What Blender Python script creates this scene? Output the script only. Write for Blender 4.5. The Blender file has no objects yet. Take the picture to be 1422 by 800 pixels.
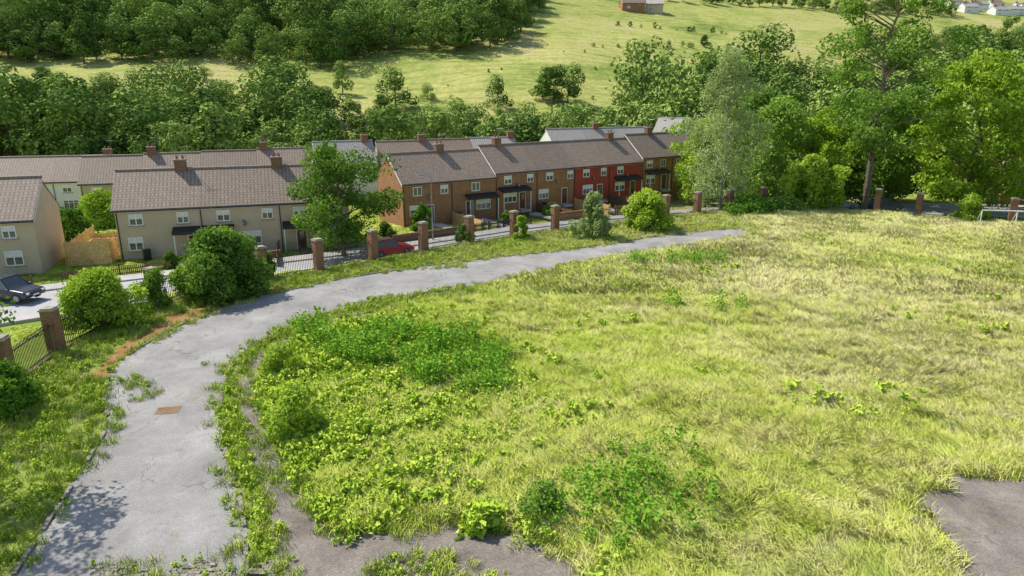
import bpy, math, random
import numpy as np
from mathutils import Vector, Matrix
random.seed(7)
scene=bpy.context.scene
COL=scene.collection
R=math.radians

# ------------------------------------------------------------------ materials
def newmat(name):
    m=bpy.data.materials.new(name); m.use_nodes=True
    nt=m.node_tree; nt.nodes.clear()
    out=nt.nodes.new('ShaderNodeOutputMaterial')
    return m,nt,out
def N(nt,t,**kw):
    n=nt.nodes.new(t)
    for k,v in kw.items(): setattr(n,k,v)
    return n
def ramp(nt,stops,fac):
    r=N(nt,'ShaderNodeValToRGB')
    cr=r.color_ramp
    while len(cr.elements)<len(stops): cr.elements.new(0.5)
    for e,(p,c) in zip(cr.elements,stops):
        e.position=p; e.color=(*c,1)
    nt.links.new(fac,r.inputs[0]); return r.outputs[0]
def noise(nt,vec,scale,detail=4,rough=0.6,dist=0.0):
    n=N(nt,'ShaderNodeTexNoise'); n.inputs['Scale'].default_value=scale
    n.inputs['Detail'].default_value=detail; n.inputs['Roughness'].default_value=rough
    n.inputs['Distortion'].default_value=dist
    nt.links.new(vec,n.inputs['Vector']); return n.outputs['Fac']
def mix(nt,fac,a,b,mode='MIX'):
    n=N(nt,'ShaderNodeMix',data_type='RGBA',blend_type=mode)
    for inp,v in ((n.inputs[0],fac),(n.inputs[6],a),(n.inputs[7],b)):
        if isinstance(v,(int,float)): inp.default_value=v
        elif isinstance(v,tuple): inp.default_value=(*v,1)
        else: nt.links.new(v,inp)
    return n.outputs[2]
def mr(nt,val,a,b,c=0,d=1):
    n=N(nt,'ShaderNodeMapRange'); nt.links.new(val,n.inputs[0])
    for i,x in enumerate((a,b,c,d)): n.inputs[i+1].default_value=x
    return n.outputs[0]
def math2(nt,op,a,b):
    n=N(nt,'ShaderNodeMath',operation=op)
    for i,v in enumerate((a,b)):
        if isinstance(v,(int,float)): n.inputs[i].default_value=v
        else: nt.links.new(v,n.inputs[i])
    return n.outputs[0]
def princ(nt,out,col,rough=0.8,bump=None,bstr=0.3,bdist=0.02,spec=0.3,metal=0):
    p=N(nt,'ShaderNodeBsdfPrincipled')
    if isinstance(col,tuple): p.inputs['Base Color'].default_value=(*col,1)
    else: nt.links.new(col,p.inputs['Base Color'])
    p.inputs['Roughness'].default_value=rough; p.inputs['Metallic'].default_value=metal
    p.inputs['Specular IOR Level'].default_value=spec
    if bump is not None:
        b=N(nt,'ShaderNodeBump'); b.inputs['Strength'].default_value=bstr; b.inputs['Distance'].default_value=bdist
        nt.links.new(bump,b.inputs['Height']); nt.links.new(b.outputs[0],p.inputs['Normal'])
    nt.links.new(p.outputs[0],out.inputs[0]); return p
def wpos(nt): return N(nt,'ShaderNodeNewGeometry').outputs['Position']
def opos(nt): return N(nt,'ShaderNodeTexCoord').outputs['Object']
def softnormal(nt,k):
    g=N(nt,'ShaderNodeNewGeometry').outputs['Normal']
    a=N(nt,'ShaderNodeVectorMath',operation='ADD'); nt.links.new(g,a.inputs[0]); a.inputs[1].default_value=(0,0,k)
    n=N(nt,'ShaderNodeVectorMath',operation='NORMALIZE'); nt.links.new(a.outputs[0],n.inputs[0]); return n.outputs[0]
def mulv(nt,col,f):
    comb=N(nt,'ShaderNodeCombineColor')
    for i in range(3): nt.links.new(f,comb.inputs[i])
    return mix(nt,1.0,col,comb.outputs[0],'MULTIPLY')

def mat_speckle(name,c1,c2,s1=0.6,s2=25,rough=0.85,spec=0.3,bs=0.3,world=True,c3=None,cracks=0):
    m,nt,out=newmat(name); v=wpos(nt) if world else opos(nt)
    big=noise(nt,v,s1,4,0.65); fine=noise(nt,v,s2,3,0.7)
    col=ramp(nt,[(0.32,c1),(0.68,c2)],big)
    col=mulv(nt,col,mr(nt,fine,0.3,0.7,0.68,1.28))
    if c3:
        sp=noise(nt,v,s1*4,6,0.7); col=mix(nt,mr(nt,sp,0.60,0.70),col,c3)
    if cracks:
        nz=N(nt,'ShaderNodeTexNoise'); nz.inputs['Scale'].default_value=1.6; nz.inputs['Detail'].default_value=5; nt.links.new(v,nz.inputs['Vector'])
        vm=N(nt,'ShaderNodeVectorMath',operation='MULTIPLY_ADD'); nt.links.new(nz.outputs['Color'],vm.inputs[0]); vm.inputs[1].default_value=(1.2,1.2,1.2); nt.links.new(v,vm.inputs[2])
        vo=N(nt,'ShaderNodeTexVoronoi',feature='DISTANCE_TO_EDGE'); vo.inputs['Scale'].default_value=cracks; nt.links.new(vm.outputs[0],vo.inputs['Vector'])
        gate=noise(nt,v,0.25,2,0.5)
        f=math2(nt,'MULTIPLY',mr(nt,vo.outputs['Distance'],0.0,0.010,1,0),mr(nt,gate,0.45,0.6,0.1,0.8))
        col=mix(nt,f,col,(0.09,0.09,0.05))
        st=noise(nt,v,0.45,5,0.7,0.6); col=mulv(nt,col,mr(nt,st,0.3,0.7,0.78,1.14))
        ms=noise(nt,v,2.2,7,0.75); ms2=noise(nt,v,0.3,3,0.6)
        f=math2(nt,'MULTIPLY',mr(nt,ms,0.54,0.64),mr(nt,ms2,0.45,0.6,0.0,0.7)); col=mix(nt,f,col,(0.24,0.23,0.11))
        wn=noise(nt,v,60,2,0.6); col=mulv(nt,col,mr(nt,wn,0.35,0.65,0.8,1.2))
    princ(nt,out,col,rough,fine,bs,0.02,spec); return m

def mat_leaf(name,dark,mid,light,transl=0.3,scale=0.25,up=0.5,wr=0.25,wt=0.55):
    m,nt,out=newmat(name)
    at=N(nt,'ShaderNodeAttribute'); at.attribute_name='tint'
    oi=N(nt,'ShaderNodeObjectInfo')
    nz=noise(nt,wpos(nt),scale,3,0.6)
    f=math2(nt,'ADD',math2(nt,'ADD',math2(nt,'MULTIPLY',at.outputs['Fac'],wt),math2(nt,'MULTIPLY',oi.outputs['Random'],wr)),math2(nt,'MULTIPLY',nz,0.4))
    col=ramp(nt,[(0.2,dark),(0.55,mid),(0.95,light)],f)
    d=N(nt,'ShaderNodeBsdfDiffuse'); nt.links.new(col,d.inputs[0]); nt.links.new(softnormal(nt,up),d.inputs['Normal'])
    sh=d.outputs[0]
    if transl>0:
        t=N(nt,'ShaderNodeBsdfTranslucent'); nt.links.new(mix(nt,1.0,col,(1.15,1.25,0.5),'MULTIPLY'),t.inputs[0])
        ms=N(nt,'ShaderNodeMixShader'); ms.inputs[0].default_value=transl
        nt.links.new(sh,ms.inputs[1]); nt.links.new(t.outputs[0],ms.inputs[2]); sh=ms.outputs[0]
    nt.links.new(sh,out.inputs[0]); return m

def field_color(nt,v,tint=None):
    n1=noise(nt,v,0.07,4,0.6,0.5); n2=noise(nt,v,0.45,5,0.65,1.5)
    sx=N(nt,'ShaderNodeSeparateXYZ'); nt.links.new(v,sx.inputs[0])
    gx=mr(nt,sx.outputs[0],-10,14,0.0,0.2)
    f=math2(nt,'ADD',math2(nt,'MULTIPLY',n1,0.55),math2(nt,'MULTIPLY',n2,0.60))
    f=math2(nt,'ADD',f,gx)
    if tint is not None: f=math2(nt,'ADD',f,mr(nt,tint,0,1,-0.10,0.14))
    col=ramp(nt,[(0.43,(0.24,0.40,0.035)),(0.54,(0.46,0.61,0.065)),(0.70,(0.70,0.75,0.15)),(0.90,(0.86,0.79,0.34))],f)
    n5=noise(nt,v,0.19,4,0.6,1.0); col=mix(nt,mr(nt,n5,0.58,0.68,0,0.5),col,(0.33,0.45,0.10))
    n6=noise(nt,v,0.13,5,0.65,0.8); col=mix(nt,mr(nt,n6,0.60,0.70,0,0.4),col,(0.68,0.55,0.22))
    return col
def mat_grass(name):
    m,nt,out=newmat(name); v=wpos(nt)
    at=N(nt,'ShaderNodeAttribute'); at.attribute_name='tint'
    col=field_color(nt,v,at.outputs['Fac'])
    d=N(nt,'ShaderNodeBsdfDiffuse'); nt.links.new(col,d.inputs[0]); nt.links.new(softnormal(nt,1.8),d.inputs['Normal'])
    nt.links.new(d.outputs[0],out.inputs[0]); return m

def mat_brick(name,c1,c2,mortar,scale=4.4):
    m,nt,out=newmat(name); v=opos(nt)
    sx=N(nt,'ShaderNodeSeparateXYZ'); nt.links.new(v,sx.inputs[0])
    cb=N(nt,'ShaderNodeCombineXYZ')
    nt.links.new(math2(nt,'ADD',sx.outputs[0],sx.outputs[1]),cb.inputs[0]); nt.links.new(sx.outputs[2],cb.inputs[1])
    b=N(nt,'ShaderNodeTexBrick'); nt.links.new(cb.outputs[0],b.inputs['Vector'])
    b.inputs['Scale'].default_value=scale; b.inputs['Color1'].default_value=(*c1,1); b.inputs['Color2'].default_value=(*c2,1)
    b.inputs['Mortar'].default_value=(*mortar,1); b.inputs['Mortar Size'].default_value=0.018
    b.inputs['Brick Width'].default_value=1.0; b.inputs['Row Height'].default_value=0.34
    n=noise(nt,v,0.9,5,0.65)
    col=mix(nt,mr(nt,n,0.35,0.7,0.0,0.45),b.outputs[0],tuple(x*0.55 for x in c1))
    princ(nt,out,col,0.9,b.outputs['Fac'],0.3,-0.01,0.2); return m

def mat_roof(name,c1,c2):
    m,nt,out=newmat(name); v=opos(nt)
    b=N(nt,'ShaderNodeTexBrick'); nt.links.new(v,b.inputs['Vector'])
    b.offset=0.5
    b.inputs['Scale'].default_value=1.0; b.inputs['Color1'].default_value=(*c1,1); b.inputs['Color2'].default_value=(*c2,1)
    b.inputs['Mortar'].default_value=(*[x*0.45 for x in c1],1); b.inputs['Mortar Size'].default_value=0.022
    b.inputs['Brick Width'].default_value=0.33; b.inputs['Row Height'].default_value=0.32
    w=N(nt,'ShaderNodeTexWave'); w.bands_direction='X'; w.inputs['Scale'].default_value=0.95; w.inputs['Distortion'].default_value=0.3
    nt.links.new(v,w.inputs['Vector'])
    n=noise(nt,v,0.7,6,0.7)
    col=mix(nt,mr(nt,n,0.3,0.75,0.0,0.6),b.outputs[0],tuple(x*0.6 for x in c2))
    n3=noise(nt,v,3.5,4,0.7)
    col=mix(nt,mr(nt,n3,0.58,0.72,0,0.5),col,(0.34,0.29,0.16))
    oi=N(nt,'ShaderNodeObjectInfo'); col=mulv(nt,col,mr(nt,oi.outputs['Random'],0,1,.88,1.12))
    col=mulv(nt,col,mr(nt,w.outputs['Fac'],0,1,0.74,1.12))
    princ(nt,out,col,0.65,w.outputs['Fac'],0.2,0.02,0.3); return m

def mat_plain(name,c,rough=0.6,spec=0.4,metal=0,var=0.12):
    m,nt,out=newmat(name); n=noise(nt,opos(nt),3.0,4,0.6)
    col=mix(nt,mr(nt,n,0.3,0.7),tuple(x*(1-var) for x in c),tuple(min(1,x*(1+var)) for x in c))
    princ(nt,out,col,rough,None,0,0,spec,metal); return m

M={}
M['bark']=mat_speckle('bark',(0.12,0.09,0.06),(0.24,0.20,0.15),1.5,14,0.95,0.1,0.8)
M['birch_bark']=mat_speckle('birch_bark',(0.45,0.43,0.38),(0.25,0.23,0.2),1.2,8,0.8,0.2,0.4)
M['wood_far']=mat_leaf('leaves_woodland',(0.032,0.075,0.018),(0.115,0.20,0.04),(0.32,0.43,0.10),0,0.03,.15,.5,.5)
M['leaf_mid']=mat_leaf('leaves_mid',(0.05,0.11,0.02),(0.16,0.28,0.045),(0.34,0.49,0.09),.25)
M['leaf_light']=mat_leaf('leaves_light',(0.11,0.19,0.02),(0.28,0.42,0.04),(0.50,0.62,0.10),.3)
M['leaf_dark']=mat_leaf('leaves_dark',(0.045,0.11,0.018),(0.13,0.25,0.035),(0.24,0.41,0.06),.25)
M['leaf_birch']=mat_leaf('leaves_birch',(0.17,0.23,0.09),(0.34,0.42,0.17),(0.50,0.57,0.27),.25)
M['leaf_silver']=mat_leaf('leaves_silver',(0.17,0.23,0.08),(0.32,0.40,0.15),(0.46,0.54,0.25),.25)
M['grass']=mat_grass('grass_long')
M['weed']=mat_leaf('weed_leaves',(0.16,0.30,0.02),(0.38,0.56,0.045),(0.62,0.74,0.11),0.12,0.6,1.0)
M['nettle']=mat_leaf('nettle_leaves',(0.06,0.17,0.015),(0.16,0.34,0.03),(0.32,0.52,0.06),0.12,0.6,.5)
M['dry']=mat_leaf('dry_stems',(0.40,0.31,0.14),(0.62,0.53,0.28),(0.78,0.70,0.42),0.0,0.6,1.2)
M['asphalt']=mat_speckle('asphalt_old',(0.295,0.28,0.26),(0.41,0.392,0.365),0.35,30,0.95,0.05,0.3,c3=(0.31,0.29,0.22),cracks=.28)
M['asphalt_path']=mat_speckle('asphalt_path',(0.19,0.16,0.135),(0.32,0.28,0.24),0.7,18,0.95,0.05,0.35,c3=(0.22,0.22,0.09),cracks=.6)
M['street']=mat_speckle('street_asphalt',(0.42,0.41,0.395),(0.52,0.51,0.49),0.2,20,0.85,0.2,0.2)
M['pavement']=mat_speckle('pavement_concrete',(0.42,0.40,0.37),(0.55,0.52,0.48),0.5,12,0.85,0.2,0.2)
M['kerb']=mat_speckle('kerb_stone',(0.2,0.18,0.13),(0.36,0.33,0.27),1.5,15,0.9,0.2,0.3)
M['brick']=mat_brick('brick_brown',(0.37,0.175,0.08),(0.47,0.24,0.115),(0.36,0.29,0.21))
M['brick_dark']=mat_brick('brick_pillar',(0.24,0.12,0.075),(0.34,0.185,0.115),(0.3,0.23,0.17))
M['render_red']=mat_speckle('red_render',(0.36,0.07,0.045),(0.42,0.09,0.06),0.8,10,0.9,0.2,0.2,world=False)
M['pebble']=mat_speckle('pebbledash',(0.55,0.44,0.32),(0.65,0.53,0.39),0.5,18,0.95,0.1,0.5,world=False)
M['white_wall']=mat_speckle('white_render',(0.77,0.76,0.72),(0.84,0.83,0.8),0.5,18,0.9,0.1,0.3,world=False)
M['roof']=mat_roof('roof_tiles_brown',(0.34,0.25,0.185),(0.45,0.34,0.255))
M['roof_grey']=mat_roof('roof_tiles_grey',(0.50,0.455,0.40),(0.60,0.55,0.49))
M['white']=mat_plain('white_pvc',(0.88,0.88,0.88),0.4)
M['black']=mat_plain('black_paint',(0.025,0.025,0.027),0.5)
M['canopy']=mat_plain('canopy_felt',(0.045,0.04,0.037),0.8)
M['glass']=mat_plain('window_glass',(0.09,0.10,0.11),0.06,0.9)
M['door']=mat_plain('door_brown',(0.13,0.05,0.03),0.5)
M['terracotta']=mat_plain('chimney_pot',(0.35,0.16,0.09),0.8)
M['metal']=mat_plain('galvanised_steel',(0.35,0.36,0.36),0.45,0.5,0.7)
M['timber']=mat_speckle('timber_fence',(0.68,0.43,0.17),(0.82,0.58,0.28),1.2,9,0.85,0.2,0.3,world=False)
M['timber_dark']=mat_speckle('timber_dark',(0.14,0.085,0.05),(0.24,0.15,0.09),1.2,9,0.85,0.2,0.3,world=False)
M['stone_cap']=mat_speckle('stone_cap',(0.30,0.26,0.21),(0.42,0.37,0.30),1.2,9,0.85,0.2,0.3)

# ------------------------------------------------------------------ geometry helpers
def link(o,parent=None):
    COL.objects.link(o)
    if parent: o.parent=parent
    return o
def empty(name,loc=(0,0,0),rz=0):
    e=bpy.data.objects.new(name,None); e.location=loc; e.rotation_euler=(0,0,rz); COL.objects.link(e); return e
def npmesh(name,V,F,mats,midx=None,tint=None,smooth=False):
    me=bpy.data.meshes.new(name)
    V=np.asarray(V,dtype=np.float32); F=np.asarray(F,dtype=np.int32)
    k=F.shape[1]
    me.vertices.add(len(V)); me.vertices.foreach_set('co',V.ravel())
    me.loops.add(F.size); me.loops.foreach_set('vertex_index',F.ravel())
    me.polygons.add(len(F)); me.polygons.foreach_set('loop_start',np.arange(len(F),dtype=np.int32)*k)
    for m in mats: me.materials.append(m)
    if midx is not None: me.polygons.foreach_set('material_index',np.asarray(midx,dtype=np.int32))
    me.polygons.foreach_set('use_smooth',np.full(len(F),smooth))
    if tint is not None:
        a=me.attributes.new('tint','FLOAT','POINT'); a.data.foreach_set('value',np.asarray(tint,dtype=np.float32))
    me.update(calc_edges=True); me.validate()
    return me
class MB:
    def __init__(s): s.v=[];s.f=[];s.m=[];s.mats=[]
    def mi(s,mat):
        if mat not in s.mats: s.mats.append(mat)
        return s.mats.index(mat)
    def box(s,x0,x1,y0,y1,z0,z1,mat,M4=None):
        b=len(s.v)
        for z in (z0,z1):
            for x,y in ((x0,y0),(x1,y0),(x1,y1),(x0,y1)):
                p=Vector((x,y,z)); s.v.append(tuple(M4@p) if M4 else tuple(p))
        i=s.mi(mat)
        for f in ((0,3,2,1),(4,5,6,7),(0,1,5,4),(1,2,6,5),(2,3,7,6),(3,0,4,7)):
            s.f.append(tuple(b+k for k in f)); s.m.append(i)
    def poly(s,pts,mat):
        b=len(s.v); s.v+= [tuple(p) for p in pts]; s.f.append(tuple(range(b,b+len(pts)))); s.m.append(s.mi(mat))
    def prism(s,prof,x0,x1,mat,axis='x',M4=None):
        b=len(s.v); n=len(prof); i=s.mi(mat)
        for X in (x0,x1):
            for a,z in prof:
                p=Vector((X,a,z)) if axis=='x' else Vector((a,X,z))
                s.v.append(tuple(M4@p) if M4 else tuple(p))
        for k in range(n):
            s.f.append((b+k,b+(k+1)%n,b+n+(k+1)%n,b+n+k)); s.m.append(i)
        s.f.append(tuple(b+k for k in range(n))[::-1]); s.m.append(i)
        s.f.append(tuple(b+n+k for k in range(n))); s.m.append(i)
    def tube(s,p0,p1,r0,r1,mat,n=8,cap=True):
        p0=Vector(p0);p1=Vector(p1); d=(p1-p0)
        if d.length<1e-6: return
        q=d.to_track_quat('Z','Y'); b=len(s.v); i=s.mi(mat)
        for p,r in ((p0,r0),(p1,r1)):
            for k in range(n):
                a=2*math.pi*k/n; s.v.append(tuple(p+q@Vector((r*math.cos(a),r*math.sin(a),0))))
        for k in range(n):
            s.f.append((b+k,b+(k+1)%n,b+n+(k+1)%n,b+n+k)); s.m.append(i)
        if cap:
            s.f.append(tuple(b+n+k for k in range(n))); s.m.append(i)
            s.f.append(tuple(b+k for k in range(n))[::-1]); s.m.append(i)
    def obj(s,name,parent=None,bevel=0,loc=None):
        me=bpy.data.meshes.new(name); me.from_pydata(s.v,[],s.f)
        for m in s.mats: me.materials.append(m)
        me.polygons.foreach_set('material_index',s.m); me.update()
        import bmesh
        bm=bmesh.new(); bm.from_mesh(me); bmesh.ops.recalc_face_normals(bm,faces=bm.faces); bm.to_mesh(me); bm.free()
        o=bpy.data.objects.new(name,me); link(o,parent)
        if loc: o.location=loc
        if bevel:
            md=o.modifiers.new('bevel','BEVEL'); md.width=bevel; md.segments=2; md.limit_method='ANGLE'
        return o

# ------------------------------------------------------------------ plan data (metres)
FENCE=[(-22.9,28.6),(-23.7,33.3),(-23.3,37.4),(-22.5,41.2),(-20.9,45.0),(-17.9,47.4),(-14.6,50.1),(-11.1,53.3),(-7.5,56.6),(-3.8,60.0),(0.2,63.0),(4.2,65.8),(8.7,68.5),(12.6,70.8),(16.6,73.1),(20.6,75.3),(24.7,77.2),(29,78.8),(33.5,79.4),(37.6,78.8),(41.5,77.2),(44.6,74.4),(48.3,72.1),(52,70.3)]
SITE=[(-16,-30),(-18,10),(-20.5,20)]+FENCE+[(60,67),(80,60),(110,-30)]
DR_OUT=[(-12.5,10),(-13.9,16.1),(-14.6,18.8),(-15.5,22.3),(-16.4,25.2),(-18.2,27.9),(-19.6,31),(-19.7,34.7),(-19.1,38.1),(-17.9,40.8),(-16.1,43.6),(-14.0,46.0),(-11.8,48.0),(-8.4,50.4),(-4.1,52.9),(0.5,55.2),(5.5,57.5),(9.8,60.2),(15,63.7),(20.6,66.5),(23.6,66)]
DR_IN=[(-6.6,10),(-7.4,16.1),(-8.1,17.9),(-8.9,19.6),(-10.4,22.3),(-12.2,25.8),(-13.5,29.5),(-14,32.6),(-13.5,35.7),(-12.1,38.9),(-9.7,41.6),(-7.2,43.4),(-3.5,45.2),(-0.6,47.5),(4.5,51.6),(10.2,55.6),(16,59.3),(22.6,63)]
PA_OUT=[(-5.6,10),(-6.3,16.1),(-7,17.4),(-8.3,20),(-10.1,23.4),(-11.9,27.2),(-13.0,30.5),(-13.2,32.8),(-12.5,35),(-11,37.8),(-7.8,41.2),(-5.3,43),(-2,44.6)]
FI_ED=[(-5.3,17.9),(-6.6,19.6),(-8.2,21.8),(-9.4,24),(-11.2,27.9),(-12.1,30.8),(-11.6,33.4),(-10.1,36.6),(-7.2,40.3),(-4.3,43),(-1.5,44.3)]
BOT=[(3.2,11),(2.2,16.1),(1.3,17.2),(0,18.1),(-1.5,18.7),(-3.3,18.1)]
FIELD=BOT+FI_ED+[(-0.6,47.3),(4.5,51.4),(10.2,55.4),(16,59.1),(22.6,62.8),(24.5,66),(24.5,74.5),(29,77.4),(33.5,78),(37.4,77.4),(41,75.6),(44.3,73.2),(48,71),(52,69.2),(62,66),(78,58),(60,11)]
PATCH=[(12.3,10),(12.2,16.1),(13.0,18.1),(13.3,19.6),(14.5,20.3),(15.4,21.1),(17,20.6),(18.6,21.1),(24,21.2),(24,10)]

def inpoly(x,y,poly):
    x=np.asarray(x);y=np.asarray(y); r=np.zeros(x.shape,bool); n=len(poly)
    for i in range(n):
        x0,y0=poly[i]; x1,y1=poly[(i+1)%n]
        if y0==y1: continue
        c=((y0>y)!=(y1>y))&(x<(x1-x0)*(y-y0)/(y1-y0)+x0); r^=c
    return r
def dpoly(x,y,poly,closed=True):
    x=np.asarray(x,float);y=np.asarray(y,float); d=np.full(x.shape,1e9); n=len(poly)
    for i in range(n if closed else n-1):
        x0,y0=poly[i]; x1,y1=poly[(i+1)%n]
        dx,dy=x1-x0,y1-y0; t=np.clip(((x-x0)*dx+(y-y0)*dy)/(dx*dx+dy*dy),0,1)
        d=np.minimum(d,np.hypot(x-x0-t*dx,y-y0-t*dy))
    return d
def vnoise(x,y,s,seed=0.0):
    x=np.asarray(x);y=np.asarray(y)
    return sum(np.sin(x*s*a+seed+b)*np.cos(y*s*c-seed*1.7+d)*w for a,b,c,d,w in
        ((1,0,1.1,.4,.5),(2.1,1.3,1.9,2.2,.3),(-1.4,.7,3.1,1.1,.25),(4.3,2.1,3.7,.3,.15)))
def TZ(x,y):
    x=np.asarray(x,float);y=np.asarray(y,float)
    ins=inpoly(x,y,SITE); d=np.where(ins,0,dpoly(x,y,SITE))
    t=np.clip((d-0.6)/2.4,0,1); t=t*t*(3-2*t)
    yh=y-0.35*np.maximum(0,x-20)
    base=np.interp(yh,[-50,72,92,110,130,150,165,520,900,1400],[-1.6,-1.7,-2.6,-3.0,-4.0,-4.3,-0.6,95.2,150,180])
    amp=np.clip((yh-150)/80,0,1)
    base=base+amp*(2.2*vnoise(x,y,0.022)+0.6*vnoise(x,y,0.09,2.0))
    return t*base
def tz(x,y): return float(TZ(np.array([x]),np.array([y]))[0])
def fieldrise(x,y): return np.where(inpoly(x,y,FIELD),0.05*vnoise(x,y,0.7)+0.12*np.clip(dpoly(x,y,FIELD)/4,0,1),0)

xs=np.concatenate([np.arange(-520,-90,10),np.arange(-90,80,1.0),np.arange(80,800,10)])
ys=np.concatenate([np.arange(-40,8,6),np.arange(8,130,1.0),np.arange(130,1300,8)])
GX,GY=np.meshgrid(xs,ys); GZ=TZ(GX,GY)+fieldrise(GX,GY)
nx,ny=len(xs),len(ys)
I=np.arange(nx*ny).reshape(ny,nx)
F=np.stack([I[:-1,:-1],I[:-1,1:],I[1:,1:],I[1:,:-1]],-1).reshape(-1,4)
def ground_mat():
    m,nt,out=newmat('ground_grassland'); v=wpos(nt)
    sx=N(nt,'ShaderNodeSeparateXYZ'); nt.links.new(v,sx.inputs[0])
    n1=noise(nt,v,0.12,5,0.65,0.6); n2=noise(nt,v,1.3,5,0.7,0.8); n3=noise(nt,v,12,3,0.7)
    f=math2(nt,'ADD',math2(nt,'MULTIPLY',n1,0.6),math2(nt,'MULTIPLY',n2,0.4))
    verge=ramp(nt,[(0.35,(0.18,0.28,0.04)),(0.52,(0.33,0.40,0.08)),(0.66,(0.38,0.30,0.14))],f)
    at=N(nt,'ShaderNodeAttribute'); at.attribute_name='tint'
    near=mix(nt,at.outputs['Fac'],verge,mulv(nt,field_color(nt,v),mr(nt,n2,.3,.7,.75,.95)))
    h1=noise(nt,v,0.016,6,0.62,0.8); h2=noise(nt,v,0.10,6,0.75,0.6)
    hf=math2(nt,'ADD',math2(nt,'MULTIPLY',h1,0.6),math2(nt,'MULTIPLY',h2,0.4))
    hill=ramp(nt,[(0.38,(0.20,0.28,0.06)),(0.45,(0.37,0.43,0.10)),(0.53,(0.53,0.53,0.16)),(0.62,(0.60,0.52,0.23)),(0.72,(0.46,0.38,0.19))],hf)
    n4=noise(nt,v,0.7,5,0.75); hill=mulv(nt,hill,mr(nt,n4,.35,.65,.70,1.12))
    wv=N(nt,'ShaderNodeTexWave'); wv.bands_direction='Y'; wv.inputs['Scale'].default_value=.05; wv.inputs['Distortion'].default_value=9; wv.inputs['Detail'].default_value=4; wv.inputs['Detail Scale'].default_value=.6
    nt.links.new(v,wv.inputs['Vector']); hill=mulv(nt,hill,mr(nt,wv.outputs['Fac'],0,.35,.82,1.0))
    far=mr(nt,sx.outputs[1],110,150)
    col=mulv(nt,mix(nt,far,near,hill),mr(nt,n3,0.3,0.7,0.8,1.15))
    princ(nt,out,col,0.95,math2(nt,'ADD',n3,h2),0.6,0.15,0.05); return m
me=npmesh('ground',np.stack([GX,GY,GZ],-1).reshape(-1,3),F,[ground_mat()],None,inpoly(GX,GY,FIELD).astype(float).ravel(),smooth=True)
link(bpy.data.objects.new('ground',me))

def resample(pl,step,jit=0,seed=0):
    rg=random.Random(seed); out=[]
    for (x0,y0),(x1,y1) in zip(pl[:-1],pl[1:]):
        L=math.hypot(x1-x0,y1-y0); n=max(1,int(round(L/step)))
        for k in range(n):
            t=k/n; px=-(y1-y0)/L; py=(x1-x0)/L; j=rg.uniform(-jit,jit)
            out.append((x0+(x1-x0)*t+px*j,y0+(y1-y0)*t+py*j))
    out.append(pl[-1]); return out
def smoothline(pl,it=2):
    for _ in range(it):
        q=[pl[0]]
        for a,b in zip(pl[:-1],pl[1:]):
            q.append((a[0]*.75+b[0]*.25,a[1]*.75+b[1]*.25)); q.append((a[0]*.25+b[0]*.75,a[1]*.25+b[1]*.75))
        q.append(pl[-1]); pl=q
    return pl
def sheet(name,poly,z,mat,jit=0.1,step=0.5,seed=1):
    pts=resample(poly+[poly[0]],step,jit,seed)[:-1]
    from mathutils.geometry import tessellate_polygon
    vs=[Vector((x,y,0)) for x,y in pts]
    tris=tessellate_polygon([vs])
    me=bpy.data.meshes.new(name); me.from_pydata([(p.x,p.y,z) for p in vs],[],[tuple(t) for t in tris])
    me.materials.append(mat); me.update()
    import bmesh
    bm=bmesh.new(); bm.from_mesh(me)
    for f in bm.faces:
        if f.normal.z<0: f.normal_flip()
    bm.to_mesh(me); bm.free()
    return link(bpy.data.objects.new(name,me))
drive_poly=smoothline(DR_OUT,1)+smoothline(DR_IN,1)[::-1]
sheet('driveway',drive_poly,0.03,M['asphalt'],0.14,0.35,3)
path_poly=smoothline(PA_OUT,1)+[(-1.5,44.2)]+FI_ED[::-1]+BOT[::-1]
sheet('overgrown_path',path_poly,0.022,M['asphalt_path'],0.16,0.3,4)
sheet('tarmac_patch',PATCH,0.26,M['asphalt_path'],0.2,0.3,5)
M['dirt']=mat_speckle('leaf_litter_soil',(0.28,0.14,0.055),(0.40,0.24,0.10),0.9,16,0.95,0.1,0.5,c3=(0.24,0.27,0.07))
SOIL=[(-18.6,29.2),(-19.7,31),(-19.9,34.7),(-19.2,38.1),(-17.9,40.9),(-15.5,44.6),(-16.5,45.2),(-18.6,42.2),(-20.6,39.6),(-21.1,36.5),(-20.8,33),(-20.0,29.8)]
sheet('verge_soil',SOIL,0.014,M['dirt'],0.25,0.4,6)
mb=MB(); mb.box(-0.5,0.5,-0.35,0.35,0,0.012,M['kerb'])
for i in range(6): mb.box(-0.44,0.44,-0.3+i*0.105,-0.24+i*0.105,0.012,0.02,M['dirt'])
o=mb.obj('manhole_cover'); o.location=(-14.6,26.4,0.032); o.rotation_euler=(0,0,0.2)

def strip_solid(name,pl,w,z0,z1,mat,jit=0,gap=0.0):
    pts=resample(pl,0.9); mb=MB(); rg=random.Random(5)
    for a,b in zip(pts[:-1],pts[1:]):
        if rg.random()<gap: continue
        L=math.hypot(b[0]-a[0],b[1]-a[1]); an=math.atan2(b[1]-a[1],b[0]-a[0])
        M4=Matrix.Translation((a[0],a[1],0))@Matrix.Rotation(an+rg.uniform(-.03,.03),4,'Z')
        mb.box(0,L-0.012,-w/2,w/2,z0,z1+rg.uniform(-jit,jit),mat,M4)
    return mb.obj(name)
strip_solid('kerb',smoothline(DR_OUT[1:],1),0.13,-0.1,0.10,M['kerb'],0.02,0.22)
strip_solid('kerb',smoothline(DR_IN[1:13],1),0.13,-0.1,0.10,M['kerb'],0.02,0.25)

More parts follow.
